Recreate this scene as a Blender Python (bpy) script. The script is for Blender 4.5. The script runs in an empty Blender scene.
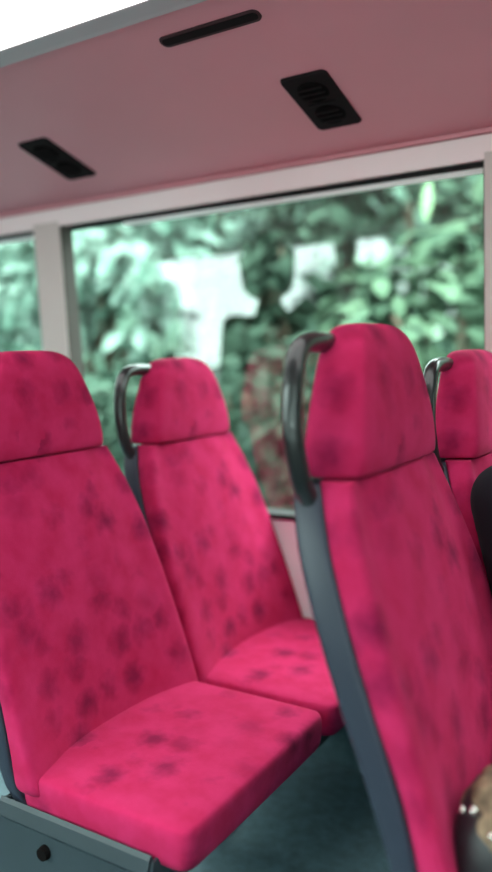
import bpy, bmesh, math, random
from mathutils import Vector, Matrix, Quaternion, noise

scene = bpy.context.scene
COL = scene.collection
R = math.radians
EYE = 1.22                      # camera height above the deck floor
TILT = math.tan(R(2.8))         # inward lean of the side walls


def wall_y(z, base=1.985):
    return base - (z - EYE) * TILT


# ------------------------------------------------------------------ materials
def nodes(name):
    m = bpy.data.materials.new(name)
    m.use_nodes = True
    nt = m.node_tree
    b = nt.nodes['Principled BSDF']
    return m, nt, b


def plain(name, col, rough=.5, spec=.5, metal=0, coat=0, bump=0, bscale=200, vary=0, vscale=6):
    m, nt, b = nodes(name)
    b.inputs['Base Color'].default_value = (*col, 1)
    b.inputs['Roughness'].default_value = rough
    b.inputs['Specular IOR Level'].default_value = spec
    b.inputs['Metallic'].default_value = metal
    b.inputs['Coat Weight'].default_value = coat
    tc = nt.nodes.new('ShaderNodeTexCoord')
    if vary:
        n = nt.nodes.new('ShaderNodeTexNoise')
        n.inputs['Scale'].default_value = vscale
        n.inputs['Detail'].default_value = 4
        nt.links.new(tc.outputs['Object'], n.inputs['Vector'])
        r = nt.nodes.new('ShaderNodeValToRGB')
        r.color_ramp.elements[0].position = .3
        r.color_ramp.elements[1].position = .7
        r.color_ramp.elements[0].color = (*[c * (1 - vary) for c in col], 1)
        r.color_ramp.elements[1].color = (*[min(1, c * (1 + vary)) for c in col], 1)
        nt.links.new(n.outputs['Fac'], r.inputs['Fac'])
        nt.links.new(r.outputs['Color'], b.inputs['Base Color'])
    if bump:
        n2 = nt.nodes.new('ShaderNodeTexNoise')
        n2.inputs['Scale'].default_value = bscale
        nt.links.new(tc.outputs['Object'], n2.inputs['Vector'])
        bm_ = nt.nodes.new('ShaderNodeBump')
        bm_.inputs['Strength'].default_value = bump
        bm_.inputs['Distance'].default_value = .002
        nt.links.new(n2.outputs['Fac'], bm_.inputs['Height'])
        nt.links.new(bm_.outputs['Normal'], b.inputs['Normal'])
    return m


def moquette():
    """crimson seat plush with a sparse pattern of dark squiggles"""
    m, nt, b = nodes('crimson_plush')
    L = nt.links.new
    N = nt.nodes.new
    tc = N('ShaderNodeTexCoord')
    nz = N('ShaderNodeTexNoise')
    nz.inputs['Scale'].default_value = 34
    nz.inputs['Detail'].default_value = 2
    L(tc.outputs['Object'], nz.inputs['Vector'])
    sub = N('ShaderNodeVectorMath'); sub.operation = 'SUBTRACT'
    L(nz.outputs['Color'], sub.inputs[0]); sub.inputs[1].default_value = (.5, .5, .5)
    sc = N('ShaderNodeVectorMath'); sc.operation = 'SCALE'
    L(sub.outputs[0], sc.inputs[0]); sc.inputs['Scale'].default_value = .045
    add = N('ShaderNodeVectorMath'); add.operation = 'ADD'
    L(tc.outputs['Object'], add.inputs[0]); L(sc.outputs[0], add.inputs[1])
    # squiggles
    vo = N('ShaderNodeTexVoronoi')
    vo.inputs['Scale'].default_value = 12.5
    vo.inputs['Randomness'].default_value = .8
    L(add.outputs[0], vo.inputs['Vector'])
    r1 = N('ShaderNodeValToRGB')
    r1.color_ramp.elements[0].position = .12
    r1.color_ramp.elements[1].position = .54
    r1.color_ramp.elements[0].color = (1, 1, 1, 1)
    r1.color_ramp.elements[1].color = (0, 0, 0, 1)
    L(vo.outputs['Distance'], r1.inputs['Fac'])
    sp = N('ShaderNodeSeparateColor')
    L(vo.outputs['Color'], sp.inputs[0])
    r2 = N('ShaderNodeValToRGB')
    r2.color_ramp.elements[0].position = .08
    r2.color_ramp.elements[1].position = .45
    L(sp.outputs[0], r2.inputs['Fac'])
    mu = N('ShaderNodeMath'); mu.operation = 'MULTIPLY'
    L(r1.outputs['Color'], mu.inputs[0]); L(r2.outputs['Color'], mu.inputs[1])
    mu2 = N('ShaderNodeMath'); mu2.operation = 'MULTIPLY'
    L(mu.outputs[0], mu2.inputs[0]); mu2.inputs[1].default_value = .72
    # worn cloudiness
    n3 = N('ShaderNodeTexNoise')
    n3.inputs['Scale'].default_value = 18
    n3.inputs['Detail'].default_value = 3
    L(tc.outputs['Object'], n3.inputs['Vector'])
    base = N('ShaderNodeValToRGB')
    base.color_ramp.elements[0].position = .3
    base.color_ramp.elements[1].position = .7
    base.color_ramp.elements[0].color = (.42, .0125, .070, 1)
    base.color_ramp.elements[1].color = (.51, .023, .108, 1)
    L(n3.outputs['Fac'], base.inputs['Fac'])
    mix = N('ShaderNodeMixRGB')
    L(mu2.outputs[0], mix.inputs['Fac'])
    L(base.outputs['Color'], mix.inputs['Color1'])
    mix.inputs['Color2'].default_value = (.12, .003, .032, 1)
    L(mix.outputs['Color'], b.inputs['Base Color'])
    b.inputs['Roughness'].default_value = .95
    b.inputs['Specular IOR Level'].default_value = .1
    b.inputs['Sheen Weight'].default_value = .08
    b.inputs['Sheen Roughness'].default_value = .5
    b.inputs['Sheen Tint'].default_value = (1, .3, .5, 1)
    n4 = N('ShaderNodeTexNoise'); n4.inputs['Scale'].default_value = 420
    L(tc.outputs['Object'], n4.inputs['Vector'])
    bp = N('ShaderNodeBump'); bp.inputs['Strength'].default_value = .25
    bp.inputs['Distance'].default_value = .0015
    L(n4.outputs['Fac'], bp.inputs['Height']); L(bp.outputs['Normal'], b.inputs['Normal'])
    return m


def glass_mat():
    m = bpy.data.materials.new('tinted_window_glass')
    m.use_nodes = True
    nt = m.node_tree
    nt.nodes.remove(nt.nodes['Principled BSDF'])
    out = nt.nodes['Material Output']
    tr = nt.nodes.new('ShaderNodeBsdfTransparent')
    tr.inputs['Color'].default_value = (.64, .77, .72, 1)
    gl = nt.nodes.new('ShaderNodeBsdfGlossy')
    gl.inputs['Roughness'].default_value = .0
    gl.inputs['Color'].default_value = (1, 1, 1, 1)
    lw = nt.nodes.new('ShaderNodeLayerWeight')
    lw.inputs['Blend'].default_value = .5
    pw = nt.nodes.new('ShaderNodeMath'); pw.operation = 'POWER'
    nt.links.new(lw.outputs['Facing'], pw.inputs[0]); pw.inputs[1].default_value = 4
    fr = nt.nodes.new('ShaderNodeMath'); fr.operation = 'MULTIPLY_ADD'
    nt.links.new(pw.outputs[0], fr.inputs[0]); fr.inputs[1].default_value = .8; fr.inputs[2].default_value = .10
    mx = nt.nodes.new('ShaderNodeMixShader')
    nt.links.new(fr.outputs[0], mx.inputs[0])
    nt.links.new(tr.outputs[0], mx.inputs[1])
    nt.links.new(gl.outputs[0], mx.inputs[2])
    nt.links.new(mx.outputs[0], out.inputs['Surface'])
    return m


def emit(name, col, s):
    m, nt, b = nodes(name)
    b.inputs['Base Color'].default_value = (.8, .8, .8, 1)
    b.inputs['Emission Color'].default_value = (*col, 1)
    b.inputs['Emission Strength'].default_value = s
    return m


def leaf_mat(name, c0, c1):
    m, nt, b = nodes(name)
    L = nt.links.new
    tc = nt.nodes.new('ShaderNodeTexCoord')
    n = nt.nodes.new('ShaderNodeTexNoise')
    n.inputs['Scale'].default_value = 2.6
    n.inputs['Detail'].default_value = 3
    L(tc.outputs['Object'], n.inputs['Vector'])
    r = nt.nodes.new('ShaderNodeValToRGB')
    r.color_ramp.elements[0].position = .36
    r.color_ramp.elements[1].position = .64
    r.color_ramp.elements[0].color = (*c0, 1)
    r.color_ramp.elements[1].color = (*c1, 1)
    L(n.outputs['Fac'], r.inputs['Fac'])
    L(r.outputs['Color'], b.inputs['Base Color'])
    b.inputs['Roughness'].default_value = .85
    b.inputs['Specular IOR Level'].default_value = .15
    b.inputs['Subsurface Weight'].default_value = 0
    return m


PLUSH = moquette()
SHELL = plain('slate_grey_shell', (.026, .032, .050), .42, .4, bump=.15, bscale=300)
PAN = plain('grey_seat_pan', (.025, .037, .045), .5, .4, vary=.15)
BLACK = plain('gloss_black_rail', (.012, .014, .015), .28, .55, coat=.5)
FLOOR = plain('teal_grey_vinyl', (.085, .150, .175), .5, .4, vary=.25, vscale=30)
PINKCEIL = plain('dusty_pink_panel', (.68, .275, .315), .5, .35, vary=.05, vscale=2)
CREAM = plain('cream_frame', (.92, .77, .77), .5, .35)
GREYFRAME = plain('grey_beige_pillar', (.60, .51, .485), .5, .35)
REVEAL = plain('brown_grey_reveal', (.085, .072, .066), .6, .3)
WHITEWALL = plain('white_wall_panel', (.93, .97, 1.0), .5, .3, vary=.02)
DARKWALL = plain('dark_grey_panel', (.06, .065, .07), .6, .3)
RUBBER = plain('black_rubber', (.012, .012, .012), .6, .3)
GAPLIGHT = plain('white_gap_light', (.9, .9, .88), .35, .5)  # white standing in for sky light along the top of the glass
GLASS = glass_mat()
DIFFUSER = emit('white_light_diffuser', (1, .985, .97), 2.0)
GREYTRIM = plain('silver_grey_trim', (.42, .38, .39), .45, .4)
VENTM = plain('dark_vent_plastic', (.012, .008, .009), .8, .1)
VENTB = plain('black_vent_opening', (.005, .004, .004), .9, .05)
SLOTM = plain('dark_maroon_slot', (.055, .022, .026), .6, .2)
SKIN = plain('skin', (.55, .33, .25), .5, .4)
HAIR = plain('black_hair', (.015, .012, .011), .5, .4, bump=.5, bscale=90)
JACKET = plain('black_cloth', (.010, .009, .014), .85, .2, bump=.3, bscale=150)
SHIRT = plain('dark_olive_cloth', (.035, .05, .028), .85, .2, bump=.3, bscale=150)
TROUSER = plain('charcoal_cloth', (.03, .032, .04), .9, .2)
SHOE = plain('black_shoe', (.015, .015, .015), .4, .4)
BARK = plain('bark', (.12, .09, .065), .9, .2, vary=.3, vscale=12)
GRASS = leaf_mat('hillside_green', (0.025, 0.052, 0.034), (0.06, 0.11, 0.08))
ROAD = plain('grey_road', (.16, .17, .17), .9, .2, vary=.15)
BAGM = plain('black_bag_leather', (.012, .011, .014), .45, .4, bump=.3, bscale=80)
FURM = plain('brown_mottled_fabric', (.20, .14, .09), .8, .3, vary=.65, vscale=40)
STUD = plain('silver_stud', (.8, .76, .72), .25, .5, metal=1)


# ------------------------------------------------------------------ helpers
def link(name, me, mat, parent=None, kind=None):
    o = bpy.data.objects.new(name, me)
    COL.objects.link(o)
    if mat:
        me.materials.append(mat)
    if parent:
        o.parent = parent
    if kind:
        o['kind'] = kind
    return o


def from_bm(name, bm, mat, parent=None, kind=None, smooth=False):
    bmesh.ops.recalc_face_normals(bm, faces=bm.faces)
    me = bpy.data.meshes.new(name)
    bm.to_mesh(me)
    bm.free()
    if smooth:
        for p in me.polygons:
            p.use_smooth = True
    return link(name, me, mat, parent, kind)


def thing(name, label, cat, loc=(0, 0, 0), group=None):
    o = bpy.data.objects.new(name, None)
    COL.objects.link(o)
    o.location = loc
    o.empty_display_size = .05
    o['label'] = label
    o['category'] = cat
    if group:
        o['group'] = group
    return o


def extrude_x(bm, poly, x0, x1):
    """closed (y,z) polygon swept along x"""
    a = [bm.verts.new((x0, y, z)) for y, z in poly]
    b = [bm.verts.new((x1, y, z)) for y, z in poly]
    n = len(poly)
    for i in range(n):
        bm.faces.new((a[i], a[(i + 1) % n], b[(i + 1) % n], b[i]))
    bm.faces.new(a)
    bm.faces.new(b[::-1])


def box(bm, x0, x1, y0, y1, z0, z1, bev=0, seg=2):
    vs = [bm.verts.new((x, y, z)) for x in (x0, x1) for y in (y0, y1) for z in (z0, z1)]
    f = [(0, 1, 3, 2), (4, 6, 7, 5), (0, 4, 5, 1), (2, 3, 7, 6), (0, 2, 6, 4), (1, 5, 7, 3)]
    fs = [bm.faces.new([vs[i] for i in q]) for q in f]
    if bev:
        es = list({e for q in fs for e in q.edges})
        bmesh.ops.bevel(bm, geom=es, offset=bev, segments=seg, profile=.6, affect='EDGES')


def tube(bm, pts, rad, n=10, closed_ends=True):
    pts = [Vector(p) for p in pts]
    rads = rad if isinstance(rad, (list, tuple)) else [rad] * len(pts)
    rings = []
    up = Vector((.31, .22, .92)).normalized()
    for i, p in enumerate(pts):
        t = (pts[min(i + 1, len(pts) - 1)] - pts[max(i - 1, 0)]).normalized()
        s = t.cross(up)
        if s.length < 1e-4:
            s = t.cross(Vector((1, 0, 0)))
        s.normalize()
        u = s.cross(t)
        rings.append([bm.verts.new(p + rads[i] * (math.cos(2 * math.pi * k / n) * s + math.sin(2 * math.pi * k / n) * u)) for k in range(n)])
    for a, b in zip(rings, rings[1:]):
        for k in range(n):
            bm.faces.new((a[k], a[(k + 1) % n], b[(k + 1) % n], b[k]))
    if closed_ends:
        bm.faces.new(rings[0][::-1])
        bm.faces.new(rings[-1])


def spline(pts, n=6):
    """Catmull-Rom through pts"""
    P = [Vector(p) for p in pts]
    P = [2 * P[0] - P[1]] + P + [2 * P[-1] - P[-2]]
    out = []
    for i in range(1, len(P) - 2):
        for k in range(n):
            t = k / n
            a, b, c, d = P[i - 1], P[i], P[i + 1], P[i + 2]
            out.append(.5 * ((2 * b) + (c - a) * t + (2 * a - 5 * b + 4 * c - d) * t * t + (3 * b - a - 3 * c + d) * t ** 3))
    out.append(P[-2])
    return out


def loft(levels, cap=True):
    """levels: list of rings (lists of Vector) with equal counts"""
    bm = bmesh.new()
    rs = [[bm.verts.new(p) for p in ring] for ring in levels]
    n = len(rs[0])
    for a, b in zip(rs, rs[1:]):
        for k in range(n):
            bm.faces.new((a[k], a[(k + 1) % n], b[(k + 1) % n], b[k]))
    if cap:
        bm.faces.new(rs[0][::-1])
        bm.faces.new(rs[-1])
    return bm


def lerp(tab, w):
    for (w0, a), (w1, b) in zip(tab, tab[1:]):
        if w <= w1:
            t = max(0, (w - w0) / (w1 - w0))
            return a + (b - a) * t
    return tab[-1][1]


def subsurf(o, lv=2):
    m = o.modifiers.new('sub', 'SUBSURF')
    m.levels = lv
    m.render_levels = lv


def bake(o):
    """replace the mesh by its evaluated (modifier-applied) mesh"""
    dg = bpy.context.evaluated_depsgraph_get()
    dg.update()
    me = bpy.data.meshes.new_from_object(o.evaluated_get(dg))
    me.name = o.data.name
    o.modifiers.clear()
    o.data = me
    for p in me.polygons:
        p.use_smooth = True


# ------------------------------------------------------------------ bus seat
W_ = [.42, .50, .61, .72, .83, .93, 1.015]
tab = lambda v: list(zip(W_, v))
UFE = tab([-.052, -.077, -.112, -.150, -.186, -.222, -.250])
UFC = tab([-.105, -.115, -.135, -.16, -.19, -.22, -.245])
UB = tab([-.118, -.126, -.152, -.197, -.238, -.274, -.302])
US = [(.16, -.095), (.30, -.115), (.42, -.150), (.50, -.166), (.61, -.202), (.72, -.249), (.83, -.291), (.93, -.328), (1.015, -.347)]
HW = tab([.266, .266, .263, .257, .246, .226, .191])


def pad_ring(w, k=1.0, dz=0.0):
    h, fe, fc, ub = lerp(HW, w) * k, lerp(UFE, w), lerp(UFC, w), lerp(UB, w)
    mid = (fe + ub) / 2
    sh = lambda u: mid + (u - mid) * (1 if k == 1 else .8)
    half = [(0, fc), (.30 * h, fc + .004), (.55 * h, fc + (fe - fc) * .35), (.76 * h, fe - .010), (.93 * h, fe), (.985 * h, fe - .006), (h, fe - .018),
            (h, ub + .006), (.96 * h, ub - .004), (.5 * h, ub - .022), (0, ub - .024)]
    pts = [(v, u) for v, u in half] + [(-v, u) for v, u in half[-2:0:-1]]
    return [Vector((sh(u), v, w + dz)) for v, u in pts]


def make_seat(label):
    t = thing('bus_seat', label, 'bus seat', (0, 0, 0), 'crimson patterned bus seats along the window')
    # backrest pad
    ring = [pad_ring(.42, .93, -.006), pad_ring(.42)]
    for w in (.46, .50, .555, .61, .665, .72, .775, .83, .88, .93, .97, 1.0):
        ring.append(pad_ring(w))
    ring += [pad_ring(1.014), pad_ring(1.015), pad_ring(1.015, .97, .003)]
    o = from_bm('backrest', loft(ring), PLUSH, t, smooth=True)
    subsurf(o, 2)
    bake(o)
    # headrest cap
    def hr(w, h, uf, ub, k=1.0):
        half = [(0, uf + .002), (.45 * h, uf + .002), (.78 * h, uf), (.865 * h, uf - .004), (.90 * h, uf - .014), (h, ub + .025), (.95 * h, ub + .008), (.7 * h, ub), (0, ub - .004)]
        pts = half + [(-v, u) for v, u in half[-2:0:-1]]
        return [Vector((u, v, w)) for v, u in pts]
    ring = [hr(1.0195, .180, -.250, -.330), hr(1.020, .188, -.245, -.338), hr(1.024, .191, -.240, -.342), hr(1.06, .186, -.239, -.343), hr(1.11, .173, -.244, -.342),
            hr(1.16, .153, -.252, -.340), hr(1.195, .135, -.258, -.340), hr(1.222, .116, -.266, -.339), hr(1.238, .092, -.278, -.333), hr(1.244, .06, -.290, -.322)]
    o = from_bm('headrest', loft(ring), PLUSH, t, smooth=True)
    subsurf(o, 2)
    bake(o)
    # grey back shell
    def sh(w, k=1.0, g=0.0):
        h = lerp(HW, max(w, .42)) * k
        if w < .42:
            h = .246 - (.42 - w) * .25
        us, ub = lerp(US, w) + g, (lerp(UB, w) if w >= .42 else lerp(US, w) + .04) - g
        ub = max(ub, us + .01) - .001
        half = [(0, ub - .02), (.7 * h, ub - .018), (h * .97, ub + .003), (h + .001, ub + .004), (h + .003, ub - .004), (h + .003, us + .012), (h, us + .002), (.85 * h, us - .004), (.4 * h, us - .012), (0, us - .014)]
        pts = half + [(-v, u) for v, u in half[-2:0:-1]]
        return [Vector((u, v, w)) for v, u in pts]
    ring = [sh(.16, .9, .006), sh(.165)] + [sh(w) for w in (.23, .30, .36, .42, .50, .61, .72, .83, .93, .99, 1.012)] + [sh(1.0145, .97, .006)]
    o = from_bm('back_shell', loft(ring), SHELL, t, smooth=True)
    subsurf(o, 1)
    bake(o)
    # seat cushion
    bm = bmesh.new()
    nu, nv = 12, 14
    def topz(a, b):
        u = a * 2 - 1
        v = b * 2 - 1
        return .452 + .008 * (1 - v * v) * (1 - u * u) - .014 * max(0, a - .8) / .2 * 0
    levels = []
    # rounded box by rings going around in plan, bottom to top
    def plan(h, uf, ur, z, rr=.03):
        pts = []
        for cx, cy, a0 in ((uf - rr, h - rr, 0), (ur + rr, h - rr, 90), (ur + rr, -h + rr, 180), (uf - rr, -h + rr, 270)):
            for k in range(5):
                a = R(a0 + k * 22.5)
                pts.append(Vector((cx + rr * math.cos(a), cy + rr * math.sin(a), z)))
        return pts
    bm.free()
    z0 = .372
    ring = [plan(.22, .25, -.10, z0 + .002), plan(.243, .268, -.115, z0), plan(.251, .276, -.12, z0 + .012), plan(.254, .279, -.12, z0 + .045),
            plan(.2535, .279, -.12, .442), plan(.2505, .2765, -.118, .4505), plan(.242, .268, -.11, .4550), plan(.17, .20, -.07, .458), plan(.08, .12, 0, .459, .02)]
    o = from_bm('seat_cushion', loft(ring), PLUSH, t, smooth=True)
    subsurf(o, 1)
    bake(o)
    # grey seat pan with a flared lip on the aisle side
    prof = [(-.268, .395), (-.262, .402), (-.255, .388), (-.21, .372), (.21, .372), (.248, .380), (.25, .372), (.20, .315), (-.20, .315), (-.262, .345), (-.275, .372)]
    bm = bmesh.new()
    extrude_x(bm, prof, -.16, .215)
    es = [e for e in bm.edges if abs(e.verts[0].co.x - e.verts[1].co.x) < 1e-6]
    bmesh.ops.bevel(bm, geom=es, offset=.006, segments=2, affect='EDGES')
    from_bm('seat_pan', bm, PAN, t)
    # aisle-side skirt panel
    bm = bmesh.new()
    sk = [(-.20, .395), (-.10, .385), (.16, .372), (.19, .355), (.12, .21), (-.02, .18), (-.13, .18)]
    a = [bm.verts.new((x, -.285 if i > 3 else -.270, z)) for i, (x, z) in enumerate(sk)]
    b = [bm.verts.new((x, -.262, z)) for x, z in sk]
    n = len(sk)
    for i in range(n):
        bm.faces.new((a[i], a[(i + 1) % n], b[(i + 1) % n], b[i]))
    bm.faces.new(a); bm.faces.new(b[::-1])
    s_ = from_bm('side_skirt', bm, PAN, t)
    bm = bmesh.new()
    bmesh.ops.create_cone(bm, cap_ends=True, segments=16, radius1=.014, radius2=.012, depth=.012, matrix=Matrix.Translation((-.03, -.278, .335)) @ Matrix.Rotation(R(90), 4, 'X'))
    from_bm('bolt', bm, VENTB, s_)
    # pedestal leg and foot plate
    bm = bmesh.new()
    box(bm, -.17, -.11, -.20, -.13, .01, .33, .008)
    from_bm('pedestal_leg', bm, SHELL, t)
    bm = bmesh.new()
    box(bm, -.20, -.06, -.22, -.11, .0, .012, .004)
    from_bm('foot_plate', bm, SHELL, t)
    # grab handle on the aisle-side shoulder
    pts = spline([(-.318, -.035, 1.206), (-.322, -.12, 1.214), (-.325, -.172, 1.213), (-.325, -.202, 1.197), (-.325, -.218, 1.155), (-.325, -.222, 1.10), (-.322, -.217, 1.05), (-.318, -.207, 1.01), (-.310, -.19, .985)], 5)
    bm = bmesh.new()
    tube(bm, pts, .0155, 14)
    from_bm('grab_handle', bm, BLACK, t, smooth=True)
    return t


def copy_tree(o, parent=None):
    c = o.copy()
    COL.objects.link(c)
    if parent:
        c.parent = parent
    for ch in list(o.children):
        copy_tree(ch, c)
    return c


Y_AISLE, Y_WIN = 1.186, 1.724
XA, XB = -1.0, -.21
seat0 = make_seat('crimson seat at the left edge of the picture, whole cushion in view')
seats = [(XA, Y_AISLE, None),
         (XA, Y_WIN, 'crimson window seat just behind the large left seat, black handle against the window'),
         (XB + .006, Y_AISLE, 'nearest crimson seat on the right, edge-on with its grey back shell showing'),
         (XB + .02, Y_WIN, 'crimson window seat cut by the right edge of the picture, behind a black sleeve')]
for x, y, lab in seats:
    s = seat0 if lab is None else copy_tree(seat0)
    s.location = (x, y, 0)
    s.scale.z = .98 if y == Y_WIN else (1.018 if x > XA else 1)
    if lab:
        s['label'] = lab

# ------------------------------------------------------------------ bus shell
X0, X1 = -4.4, 1.6
YC = .785                                   # bus centre line
mir = lambda y: 2 * YC - y


def structure(name, polys, mat, parent=None, x0=X0, x1=X1):
    bm = bmesh.new()
    for p in polys:
        extrude_x(bm, p, x0, x1)
    return from_bm(name, bm, mat, parent, None if parent else 'structure')


bm = bmesh.new()
box(bm, X0, X1, mir(2.0), 2.0, -.06, 0)
from_bm('floor', bm, FLOOR, None, 'structure')

Z_SILL, Z_TOP, Z_HEAD = EYE - .475, EYE + .440, EYE + .50
Z_PU = EYE + .692
YF = 1.905                                  # inner face of header and pillars
Y_PU = 1.317


def side(sign, tag_):
    f = (lambda y: y) if sign > 0 else mir
    P = lambda pts: [(f(y), z) for y, z in pts]
    wall = structure('wall_' + tag_, [P([(1.985, 0), (1.985, Z_SILL - .01), (2.03, Z_SILL - .01), (2.03, 0)])], WHITEWALL if sign > 0 else DARKWALL)
    structure('kick_panel', [P([(1.982, 0), (1.982, .36), (1.986, .36), (1.986, 0)])], FLOOR, wall)
    structure('sill', [P([(1.975, Z_SILL - .014), (1.975, Z_SILL), (2.03, Z_SILL + .004), (2.03, Z_SILL - .014)])], RUBBER, wall)
    hd = structure('trim_1' if sign > 0 else 'trim_3', [P([(YF + .002, Z_TOP + .005), (YF - .002, Z_HEAD), (2.03, Z_HEAD + .02), (2.03, Z_TOP + .03), (1.955, Z_TOP + .012)])], CREAM)
    structure('bead', [P([(YF - .012, Z_HEAD + .002), (YF - .012, Z_HEAD + .012), (YF, Z_HEAD + .014), (YF, Z_HEAD + .002)])], PINKCEIL, hd)
    # sloped ceiling panel: from the header up to the light trough
    sl = (Z_PU - Z_HEAD - .012) / (YF - Y_PU)
    pan = structure('ceiling_panel_' + tag_, [P([(YF + .04, Z_HEAD + .010 - .04 * sl), (Y_PU, Z_PU), (Y_PU, Z_PU + .03), (YF + .04, Z_HEAD + .06)])], PINKCEIL)
    tr = structure('trim_2' if sign > 0 else 'trim_4', [P([(Y_PU, Z_PU - .002), (Y_PU - .004, Z_PU - .005), (Y_PU - .012, Z_PU - .001), (1.275, Z_PU + .010), (1.275, Z_PU + .03), (Y_PU, Z_PU + .03)])], GREYTRIM)
    return pan


side(1, 'window_side')
side(-1, 'aisle_side')
bm = bmesh.new()
extrude_x(bm, [(mir(1.278), Z_PU + .012), (mir(1.278), Z_PU + .03), (1.278, Z_PU + .03), (1.278, Z_PU + .012)], X0, X1)
from_bm('ceiling', bm, DIFFUSER, None, 'structure')
bm = bmesh.new()
extrude_x(bm, [(mir(2.05), Z_PU + .05), (mir(2.05), Z_PU + .09), (2.05, Z_PU + .09), (2.05, Z_PU + .05)], X0, X1)
from_bm('ceiling_roof', bm, CREAM, None, 'structure')

for nm, xa, xb in (('wall_rear', X0 - .04, X0), ('wall_front_blocker', X1, X1 + .04)):  # unseen front wall, added dark and close to cut light on seat fronts
    bm = bmesh.new()
    box(bm, xa, xb, mir(1.98), 1.98, 0, Z_PU)
    from_bm(nm, bm, DARKWALL, None, 'structure')

# pillars: (left, right) along the bus
PILLARS = [(-3.50, -3.39), (-2.030, -1.912), (-.514, -.405), (1.00, 1.11)]


def pillar(name, xa, xb, sign):
    f = (lambda y: y) if sign > 0 else mir
    bm = bmesh.new()
    za, zb = Z_SILL - .004, Z_TOP + .02
    yb_, yt = YF + .028, YF
    poly = [(xa, yb_, za), (xb, yb_, za), (xb, yt, zb), (xa, yt, zb)]
    a = [bm.verts.new((x, f(y), z)) for x, y, z in poly]
    b = [bm.verts.new((x, f(wall_y(z) + .004), z)) for x, y, z in poly]
    for i in range(4):
        bm.faces.new((a[i], a[(i + 1) % 4], b[(i + 1) % 4], b[i]))
    bm.faces.new(a); bm.faces.new(b[::-1])
    p = from_bm(name, bm, GREYFRAME, None, 'structure')
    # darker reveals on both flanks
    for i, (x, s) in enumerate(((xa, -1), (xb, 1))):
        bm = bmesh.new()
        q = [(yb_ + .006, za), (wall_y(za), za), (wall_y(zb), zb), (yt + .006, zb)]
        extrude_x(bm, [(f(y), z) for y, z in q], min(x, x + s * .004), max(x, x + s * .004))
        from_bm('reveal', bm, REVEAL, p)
    return p


n = 5
for sgn in (1, -1):
    for xa, xb in PILLARS:
        pillar('trim_%d' % n, xa, xb, sgn)
        n += 1

# windows
spans = [(X0, PILLARS[0][0])] + [(PILLARS[i][1], PILLARS[i + 1][0]) for i in range(3)] + [(PILLARS[3][1], X1)]
n = 1
for sgn in (1, -1):
    for xa, xb in spans:
        f = (lambda y: y) if sgn > 0 else mir
        bm = bmesh.new()
        yb_, yt = wall_y(Z_SILL), wall_y(Z_TOP + .01)
        v = [bm.verts.new((x, f(y), z)) for x, y, z in ((xa, yb_, Z_SILL), (xb, yb_, Z_SILL), (xb, yt, Z_TOP + .01), (xa, yt, Z_TOP + .01))]
        bm.faces.new(v)
        w = from_bm('window_%d' % n, bm, GLASS, None, 'structure')
        bm = bmesh.new()
        extrude_x(bm, [(f(yt - .012), Z_TOP - .004), (f(yt - .012), Z_TOP + .012), (f(yt + .012), Z_TOP + .012), (f(yt + .012), Z_TOP - .004)], xa, xb)
        from_bm('gasket', bm, RUBBER, w)
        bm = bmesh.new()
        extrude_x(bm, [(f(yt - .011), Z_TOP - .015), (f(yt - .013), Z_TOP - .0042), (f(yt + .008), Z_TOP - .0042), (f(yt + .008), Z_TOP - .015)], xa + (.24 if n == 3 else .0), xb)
        from_bm('gap_light_line', bm, GAPLIGHT, w)  # bright line of light under the gasket, put in as a white strip
        n += 1

# ------------------------------------------------------------------ ceiling vents
S = (Z_PU - Z_HEAD - .012) / (YF - Y_PU)
ZP = lambda y: Z_PU - (y - Y_PU) * S        # room-side surface of the sloped panel


def panel_matrix(x, y):
    a = math.atan(S)
    # local x = along the bus, local y = down the slope to the window, local z = into the room (down)
    ex = Vector((1, 0, 0)); ey = Vector((0, math.cos(a), -math.sin(a))); ez = ex.cross(ey) * -1
    M = Matrix((ex, ey, ez)).transposed().to_4x4()
    M.translation = Vector((x, y, ZP(y)))
    return M


def rounded(w, h, r, n=5):
    pts = []
    for cx, cy, a0 in ((w - r, h - r, 0), (-w + r, h - r, 90), (-w + r, -h + r, 180), (w - r, -h + r, 270)):
        for k in range(n + 1):
            a = R(a0 + 90 * k / n)
            pts.append((cx + r * math.cos(a), cy + r * math.sin(a)))
    return pts


def plate(bm, pts, z0, z1, shrink=.0):
    a = [bm.verts.new((x, y, z0)) for x, y in pts]
    b = [bm.verts.new((x * (1 - shrink), y * (1 - shrink), z1)) for x, y in pts]
    n_ = len(pts)
    for i in range(n_):
        bm.faces.new((a[i], a[(i + 1) % n_], b[(i + 1) % n_], b[i]))
    bm.faces.new(a[::-1]); bm.faces.new(b)


def air_vent(x, label):
    t = thing('air_vent', label, 'air vent', (0, 0, 0), 'paired air vents in the sloped ceiling panel')
    t.matrix_world = panel_matrix(x + .004, 1.682)
    bm = bmesh.new()
    plate(bm, rounded(.060, .111, .014), -.004, .006, .06)
    from_bm('bezel', bm, VENTM, t)
    for s in (-1, 1):
        bm = bmesh.new()
        c = s * .046
        M = Matrix.Translation((0, c, .006))
        bmesh.ops.create_cone(bm, cap_ends=True, segments=24, radius1=.040, radius2=.034, depth=.008, matrix=M)
        nz = from_bm('nozzle', bm, VENTB, t)
        bm = bmesh.new()
        for k in (-1, 0, 1):
            box(bm, -.030, .030, c + k * .018 - .002, c + k * .018 + .002, .0100, .0135)
        from_bm('louvre', bm, VENTM, nz)
    bm = bmesh.new()
    box(bm, -.034, .034, -.004, .004, .004, .010, .002)
    from_bm('divider', bm, VENTM, t)
    return t


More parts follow.
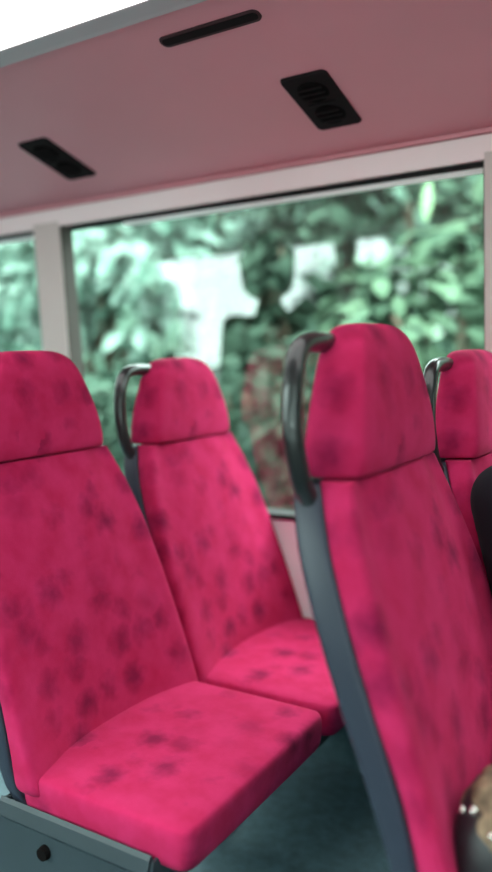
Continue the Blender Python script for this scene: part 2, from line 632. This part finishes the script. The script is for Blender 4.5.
air_vent(-1.678, 'dark rectangular air vent in the ceiling above the left window pillar')
air_vent(-.829, 'dark rectangular air vent in the ceiling above the middle of the large window')
t = thing('slot_vent', 'long narrow dark slot in the pink ceiling panel beside the bright light', 'slot vent')
t.matrix_world = panel_matrix(-.937, 1.388)
bm = bmesh.new()
plate(bm, rounded(.126, .017, .015), -.003, .0022, .02)
from_bm('slot_bezel', bm, SLOTM, t)
bm = bmesh.new()
plate(bm, rounded(.118, .010, .009), .001, .0030, .0)
from_bm('slot_opening', bm, VENTM, t)

# ------------------------------------------------------------------ people
def capsule(bm, a, b, r0, r1, n=12, m=4):
    a, b = Vector(a), Vector(b)
    d = (b - a)
    L_ = d.length
    d = d.normalized() if L_ > 1e-6 else Vector((0, 0, 1))
    q = Vector((0, 0, 1)).rotation_difference(d)
    rings = []
    prof = []
    for k in range(m):
        t_ = math.pi / 2 * (1 - k / m)
        prof.append((-r0 * math.sin(t_), r0 * math.cos(t_)))
    prof.append((0, r0)); prof.append((L_, r1))
    for k in range(1, m + 1):
        t_ = math.pi / 2 * k / m
        prof.append((L_ + r1 * math.sin(t_), r1 * math.cos(t_)))
    for z, r in prof:
        r = max(r, r0 * .05)
        rings.append([bm.verts.new(a + q @ Vector((r * math.cos(2 * math.pi * k / n), r * math.sin(2 * math.pi * k / n), z))) for k in range(n)])
    for p, s in zip(rings, rings[1:]):
        for k in range(n):
            bm.faces.new((p[k], p[(k + 1) % n], s[(k + 1) % n], s[k]))
    bm.faces.new(rings[0][::-1]); bm.faces.new(rings[-1])


def ellipsoid(bm, c, r, rot=None):
    M = Matrix.Translation(c) @ (rot.to_4x4() if rot else Matrix.Identity(4)) @ Matrix.Diagonal((*r, 1))
    bmesh.ops.create_uvsphere(bm, u_segments=20, v_segments=14, radius=1, matrix=M)


def merged(name, bm, mat, parent, voxel=.008, smooth=4):
    o = from_bm(name, bm, mat, parent)
    r = o.modifiers.new('r', 'REMESH')
    r.mode = 'VOXEL'
    r.voxel_size = voxel
    s = o.modifiers.new('s', 'SMOOTH')
    s.iterations = smooth
    s.factor = .5
    bake(o)
    return o


def hand(bm, wrist, d, palm_n, size=1.0):
    """palm plus five curled fingers; d = pointing direction, palm_n = palm normal"""
    w = Vector(wrist); d = Vector(d).normalized(); nrm = Vector(palm_n).normalized()
    sd = d.cross(nrm).normalized()
    k = size
    for i in range(4):
        o_ = (i - 1.5) * .021 * k
        capsule(bm, w + sd * o_ * .55, w + d * .09 * k + sd * o_, .014 * k, .012 * k, 10)
        ln = (.066, .078, .074, .058)[i] * k
        p = w + d * .095 * k + sd * o_ * 1.05
        for s_, ang in ((.45, 25), (.33, 55), (.27, 80)):
            dir_ = d * math.cos(R(ang)) + nrm * math.sin(R(ang))
            e = p + dir_ * ln * s_
            capsule(bm, p, e, .0092 * k, .0085 * k, 8, 3)
            p = e
    p = w + d * .03 * k - sd * .03 * k
    e = p + (d * .6 - sd * .55 + nrm * .45).normalized() * .04 * k
    capsule(bm, p, e, .012 * k, .0105 * k, 8, 3)
    capsule(bm, e, e + (d * .85 - sd * .1 + nrm * .5).normalized() * .032 * k, .0105 * k, .009 * k, 8, 3)


def person(label, loc, rot_z, pose, top_mat, scale=1.0, width=1.0, hair_vol=1.0):
    """local frame: +x is the facing direction, z up"""
    t = thing('person', label, 'person', loc)
    t.rotation_euler = (0, 0, R(rot_z))
    t.scale = (scale,) * 3
    J = pose
    body = bmesh.new()
    hc = J['head']                                    # head centre
    ellipsoid(body, hc + Vector((-.005, 0, .025)), (.098, .078, .098))
    ellipsoid(body, hc + Vector((.018, 0, -.045)), (.070, .060, .075))
    capsule(body, hc + Vector((.090, 0, .012)), hc + Vector((.104, 0, -.022)), .008, .013, 8, 3)
    for s in (-1, 1):
        ellipsoid(body, hc + Vector((.0, s * .078, -.005)), (.018, .010, .030))
        ellipsoid(body, hc + Vector((.083, s * .031, .012)), (.012, .014, .009))
    ellipsoid(body, hc + Vector((.084, 0, -.055)), (.010, .024, .007))
    ellipsoid(body, hc + Vector((.080, 0, -.066)), (.011, .021, .007))
    ellipsoid(body, hc + Vector((.070, 0, -.098)), (.022, .026, .018))
    capsule(body, J['neck'] + Vector((-.01, 0, -.02)), hc + Vector((-.02, 0, -.06)), .062, .054)
    capsule(body, J['pelvis'], J['chest'], .12, .13)
    for s in ('l', 'r'):
        capsule(body, J['chest'], J['sh_' + s], .09, .055)
        capsule(body, J['sh_' + s], J['el_' + s], .050, .040)
        capsule(body, J['el_' + s], J['wr_' + s], .040, .027)
        capsule(body, J['pelvis'], J['hip_' + s], .11, .085)
        capsule(body, J['hip_' + s], J['kn_' + s], .080, .055)
        capsule(body, J['kn_' + s], J['an_' + s], .052, .036)
        hd, hn = J['hand_' + s]
        hand(body, J['wr_' + s], hd, hn)
    b = merged('body', body, SKIN, t, .006, 3)
    # top: shirt or jacket
    bm = bmesh.new()
    for sy in (-1, 1):
        capsule(bm, J['pelvis'] + Vector((0, sy * .055 * width, -.01)), J['chest'] + Vector((0, sy * .075 * width, 0)), .118, .125)
    for s in ('l', 'r'):
        sg = Vector((0, (J['sh_' + s].y - J['chest'].y) * .0, 0))
        capsule(bm, J['chest'] + Vector((0, 0, .05)), J['sh_' + s], .095, .062 * width)
        capsule(bm, J['sh_' + s], J['el_' + s], .064 * width, .056)
        capsule(bm, J['el_' + s], J['wr_' + s], .056, .038)
    capsule(bm, J['chest'] + Vector((0, 0, .06)), J['neck'] + Vector((-.005, 0, -.015)), .09, .072)
    merged('jacket' if top_mat == JACKET else 'shirt', bm, top_mat, t, .010, 5)
    bm = bmesh.new()
    for s in ('l', 'r'):
        capsule(bm, J['pelvis'] + Vector((0, 0, -.02)), J['hip_' + s], .115, .097)
        capsule(bm, J['hip_' + s], J['kn_' + s], .093, .070)
        capsule(bm, J['kn_' + s], J['an_' + s] + Vector((0, 0, .02)), .068, .056)
    merged('trousers', bm, TROUSER, t, .010, 4)
    for s in ('l', 'r'):
        bm = bmesh.new()
        a = J['an_' + s]
        capsule(bm, a + Vector((-.04, 0, -a.z + .045)), a + Vector((.13, 0, -a.z + .036)), .044, .035)
        capsule(bm, a + Vector((-.02, 0, -a.z + .05)), a + Vector((0, 0, .02)), .046, .048)
        for v in bm.verts:
            v.co.z = max(v.co.z, .002)
        merged('shoe', bm, SHOE, t, .008, 3)
    # hair
    bm = bmesh.new()
    hv = hair_vol
    ellipsoid(bm, hc + Vector((-.022, 0, .045)), (.104 * hv, .090 * hv, .098 * hv))
    ellipsoid(bm, hc + Vector((-.050, 0, -.015)), (.072 * hv, .086 * hv, .085))
    ellipsoid(bm, hc + Vector((.045, 0, .085)), (.055, .070, .034))
    rnd = random.Random(4)
    for k in range(26):
        a = rnd.uniform(0, 2 * math.pi); e = rnd.uniform(.1, 1.4)
        p = Vector((math.cos(a) * math.cos(e) * .1 - .025, math.sin(a) * math.cos(e) * .088, math.sin(e) * .095 + .045)) * hv
        if p.x < .06:
            ellipsoid(bm, hc + p, (.02, .018, .018))
    merged('hair', bm, HAIR, t, .007, 2)
    return t


V = Vector
sit = dict(head=V((.09, 0, 1.235)), neck=V((.045, 0, 1.075)), chest=V((-.03, 0, .86)), pelvis=V((.0, 0, .575)),
           sh_l=V((-.05, .19, .985)), sh_r=V((-.10, -.165, .935)), el_l=V((.06, .225, .73)), el_r=V((-.04, -.245, .73)),
           wr_l=V((.29, .16, .665)), wr_r=V((.29, -.16, .665)), hip_l=V((.06, .09, .56)), hip_r=V((.06, -.09, .56)),
           kn_l=V((.46, .12, .53)), kn_r=V((.46, -.12, .53)), an_l=V((.47, .12, .09)), an_r=V((.47, -.12, .09)),
           hand_l=((.95, -.25, -.2), (0, -.2, -1)), hand_r=((.95, .25, -.2), (0, .2, -1)))
person('seated passenger in a black jacket, only a shoulder in view at the right edge', (XB - .045, 1.652, 0), 0, sit, JACKET, 1.0, 1.12)
stand = dict(head=V((.035, 0, 1.52)), neck=V((.0, 0, 1.385)), chest=V((-.01, 0, 1.20)), pelvis=V((0, 0, .90)),
             sh_l=V((-.01, .175, 1.305)), sh_r=V((-.01, -.175, 1.305)), el_l=V((-.03, .225, 1.03)), el_r=V((-.03, -.225, 1.03)),
             wr_l=V((.07, .215, .80)), wr_r=V((.07, -.215, .80)), hip_l=V((0, .09, .86)), hip_r=V((0, -.09, .86)),
             kn_l=V((.02, .10, .48)), kn_r=V((.02, -.10, .48)), an_l=V((-.01, .105, .09)), an_r=V((-.01, -.105, .09)),
             hand_l=((.15, -.02, -1), (0, -1, 0)), hand_r=((.15, .02, -1), (0, 1, 0)))
person('dark-haired person standing in the aisle, dark silhouette reflected in the window', (-1.80, .86, 0), 55, stand, SHIRT, .955, 1.0, 1.45)

# ------------------------------------------------------------------ bag on the near right seat
t = thing('bag', 'black bag with a mottled brown top and small shiny studs, bottom right corner', 'bag', (-.205, 1.05, .466))
bm = bmesh.new()
ring = []
for z, a, b in ((.0, .09, .085), (.008, .105, .10), (.06, .112, .105), (.11, .105, .09), (.135, .095, .07), (.14, .08, .05)):
    ring.append([Vector((a * math.copysign(abs(math.cos(q)) ** .6, math.cos(q)), b * math.copysign(abs(math.sin(q)) ** .6, math.sin(q)), z)) for q in [2 * math.pi * k / 24 for k in range(24)]])
from_bm('bag_body', loft(ring), BAGM, t, smooth=True)
bm = bmesh.new()
rnd = random.Random(8)
ellipsoid(bm, (0, 0, .110), (.108, .100, .05))
for k in range(30):
    a = rnd.uniform(0, 6.28); q = rnd.uniform(.3, 1)
    ellipsoid(bm, (.085 * q * math.cos(a), .072 * q * math.sin(a), .132 + .025 * (1 - q)), (.024, .022, .02))
merged('bag_flap', bm, FURM, t, .006, 2)
for k in range(7):
    bm = bmesh.new()
    a = -2.6 + k * .32
    bmesh.ops.create_uvsphere(bm, u_segments=10, v_segments=8, radius=.006, matrix=Matrix.Translation((.107 * math.cos(a), .096 * math.sin(a), .125 + .018 * (k % 2))))
    from_bm('stud', bm, STUD, t, smooth=True)

# ------------------------------------------------------------------ outdoors
GZ = -2.4                                   # road level below the upper deck
bm = bmesh.new()
v = [bm.verts.new(p) for p in ((-40, -30, GZ), (30, -30, GZ), (30, 30, GZ), (-40, 30, GZ))]
bm.faces.new(v)
from_bm('ground', bm, ROAD, None, 'structure')
bm = bmesh.new()
rows = []
for j in range(22):
    row = []
    for i in range(60):
        x = -26 + i * .7
        s_ = j / 21
        y = 6.2 + s_ * 6
        z = GZ - .05 + (s_ ** .7) * 11
        nn = noise.noise(Vector((x * .5, y * .5, z * .5)))
        n2 = noise.noise(Vector((x * 1.4, y * 1.4, z * 1.4)))
        row.append(bm.verts.new((x, y + nn * .9 + n2 * .35, z + n2 * .3 if j else z)))
    rows.append(row)
for a, b in zip(rows, rows[1:]):
    for i in range(59):
        bm.faces.new((a[i], a[i + 1], b[i + 1], b[i]))
from_bm('hillside', bm, GRASS, None, 'structure', smooth=True)


def leaf(bm, c, d, nrm, ln, wd):
    d = d.normalized()
    s_ = d.cross(nrm)
    if s_.length < 1e-3:
        return
    s_.normalize()
    nn = s_.cross(d)
    pr = [(0, .10), (.3, .85), (.6, 1), (.85, .55), (1, .05)]
    prev = None
    for t_, w in pr:
        m_ = c + d * ln * t_ - nn * ln * .22 * t_ * t_
        q = (bm.verts.new(m_ + s_ * wd * w * .5 + nn * wd * .12 * w), bm.verts.new(m_), bm.verts.new(m_ - s_ * wd * w * .5 + nn * wd * .12 * w))
        if prev:
            bm.faces.new((prev[0], prev[1], q[1], q[0]))
            bm.faces.new((prev[1], prev[2], q[2], q[1]))
        prev = q


def tree(label, x, y, z, rx, rz, mat, seed, n_leaf=420, ls=.24, group=None, name='leafy_tree'):
    rnd_ = random.Random(seed)
    t_ = thing(name, label, 'tree', (x, y, GZ), group or 'roadside trees outside the window')
    h = z - GZ
    bm = bmesh.new()
    tube(bm, spline([(0, 0, -.05), (.06, .03, h * .35), (-.05, 0, h * .7), (0, 0, h)], 5), [.11 - .075 * k / 15 for k in range(16)], 8)
    trunk = from_bm('trunk', bm, BARK, t_, smooth=True)
    blobs = []
    for k in range(9):
        a = rnd_.uniform(0, 6.28); e = rnd_.uniform(-.9, 1.0)
        blobs.append(Vector((rx * .62 * math.cos(a) * math.cos(e), rx * .5 * math.sin(a) * math.cos(e), h + rz * .66 * math.sin(e))))
    bm = bmesh.new()
    for b_ in blobs[:6]:
        tube(bm, [(0, 0, h * .72), (b_ * .5 + Vector((0, 0, h * .40))), b_], [.045, .03, .012], 6)
    from_bm('branches' if 0 else 'branch', bm, BARK, trunk, smooth=True)
    bm = bmesh.new()
    for k in range(int(n_leaf * 2.4)):
        b_ = blobs[k % 9]
        u = Vector((rnd_.gauss(0, 1), rnd_.gauss(0, 1), rnd_.gauss(0, 1))).normalized()
        r_ = rnd_.uniform(.55, 1.0)
        c = b_ + Vector((u.x * rx * .52 * r_, u.y * rx * .46 * r_, u.z * rz * .5 * r_))
        d = (u + Vector((rnd_.uniform(-.7, .7), rnd_.uniform(-.7, .7), rnd_.uniform(-.9, .2)))).normalized()
        nr = (u * .6 + Vector((rnd_.uniform(-.4, .4), -.4, .7))).normalized()
        l_ = ls * rnd_.uniform(.45, .85)
        leaf(bm, c, d, nr, l_, l_ * rnd_.uniform(.45, .7))
    f_ = from_bm('foliage', bm, mat, t_, smooth=True)
    return t_


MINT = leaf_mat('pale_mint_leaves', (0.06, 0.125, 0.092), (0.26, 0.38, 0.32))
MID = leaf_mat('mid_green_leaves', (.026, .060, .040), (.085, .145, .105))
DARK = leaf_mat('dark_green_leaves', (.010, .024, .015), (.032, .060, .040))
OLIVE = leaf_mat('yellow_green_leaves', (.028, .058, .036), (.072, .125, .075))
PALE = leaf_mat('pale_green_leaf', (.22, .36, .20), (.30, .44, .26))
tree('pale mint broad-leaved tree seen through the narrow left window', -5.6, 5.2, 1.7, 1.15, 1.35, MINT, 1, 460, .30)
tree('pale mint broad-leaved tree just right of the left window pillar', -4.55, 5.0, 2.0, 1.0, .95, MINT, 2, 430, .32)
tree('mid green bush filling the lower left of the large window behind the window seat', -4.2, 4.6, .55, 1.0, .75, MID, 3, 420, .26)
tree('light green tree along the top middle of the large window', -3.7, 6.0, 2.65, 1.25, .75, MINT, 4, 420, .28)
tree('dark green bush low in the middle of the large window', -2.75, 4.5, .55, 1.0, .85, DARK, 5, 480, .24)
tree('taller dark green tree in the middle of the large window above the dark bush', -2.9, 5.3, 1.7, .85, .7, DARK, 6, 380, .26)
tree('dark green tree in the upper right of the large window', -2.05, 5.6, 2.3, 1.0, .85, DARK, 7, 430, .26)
oak = tree('yellow-green leafy tree near the right window pillar', -1.45, 4.9, 1.45, .85, .8, OLIVE, 8, 400, .26)

bm = bmesh.new()
leaf(bm, Vector((-.06, -.45, 2.20 - GZ)), Vector((-.12, -.05, -1)), Vector((.2, -1, .1)), .24, .07)
from_bm('hanging_leaf', bm, PALE, oak, smooth=True)

# far side of the road: added trees, blocking sky mirrored in the window
for k, (x, y, z, rx, rz) in enumerate(((-9.3, -6, .8, 1.55, 1.5), (-4.75, -6.4, .78, .85, 1.0), (-3.0, -6.2, 1.7, 1.45, 1.9), (-1.0, -5.5, 2.0, 1.7, 2.0), (1.6, -5.5, 1.9, 1.8, 2.0), (4.4, -5.5, 1.8, 1.8, 2.0))):
    tree('dark green tree across the road, added to block sky mirrored in the window', x, y, z, rx, rz, DARK, 20 + k, 420, .55, 'trees across the road')

# ------------------------------------------------------------------ light
w = bpy.data.worlds.new('overcast')
scene.world = w
w.use_nodes = True
nt = w.node_tree
bg = nt.nodes['Background']
tc = nt.nodes.new('ShaderNodeTexCoord')
sx = nt.nodes.new('ShaderNodeSeparateXYZ')
nt.links.new(tc.outputs['Generated'], sx.inputs[0])
rp = nt.nodes.new('ShaderNodeValToRGB')
rp.color_ramp.elements[0].position = 0
rp.color_ramp.elements[0].color = (.80, .88, .88, 1)
rp.color_ramp.elements[1].position = 1
rp.color_ramp.elements[1].color = (.95, .98, 1, 1)
nt.links.new(sx.outputs['Z'], rp.inputs['Fac'])
nt.links.new(rp.outputs['Color'], bg.inputs['Color'])
bg.inputs['Strength'].default_value = 18
sd = bpy.data.lights.new('soft_sun', 'SUN')
sd.energy = 1.2
sd.angle = R(50)
so = bpy.data.objects.new('soft_sun', sd)
so.rotation_euler = (R(38), 0, R(-12))
COL.objects.link(so)

# ------------------------------------------------------------------ camera
f_px, yaw, pitch, roll = 775.26, .5622, .1036, .0286
cy, sy = math.cos(yaw), math.sin(yaw)
fwd = Vector((-sy * math.cos(pitch), cy * math.cos(pitch), -math.sin(pitch)))
r_ = Vector((cy, sy, 0))
u_ = r_.cross(fwd)
c_, s_ = math.cos(roll), math.sin(roll)
Rx, Ux = c_ * r_ - s_ * u_, s_ * r_ + c_ * u_
cam = bpy.data.cameras.new('camera')
co = bpy.data.objects.new('camera', cam)
COL.objects.link(co)
M = Matrix((Rx, Ux, -fwd)).transposed().to_4x4()
M.translation = Vector((0, 0, EYE))
co.matrix_world = M
cam.sensor_fit = 'VERTICAL'
cam.sensor_height = 24
cam.lens = f_px / 872 * 24
cam.clip_start = .02
cam.dof.use_dof = True
cam.dof.focus_distance = 1.5
cam.dof.aperture_fstop = cam.lens / 1000 / .030
scene.camera = co

scene.view_settings.view_transform = 'Standard'
scene.view_settings.look = 'None'
scene.view_settings.exposure = 0
scene.cycles.use_denoising = True
scene.cycles.max_bounces = 8
scene.cycles.transparent_max_bounces = 12
scene.cycles.caustics_reflective = False
scene.cycles.caustics_refractive = False
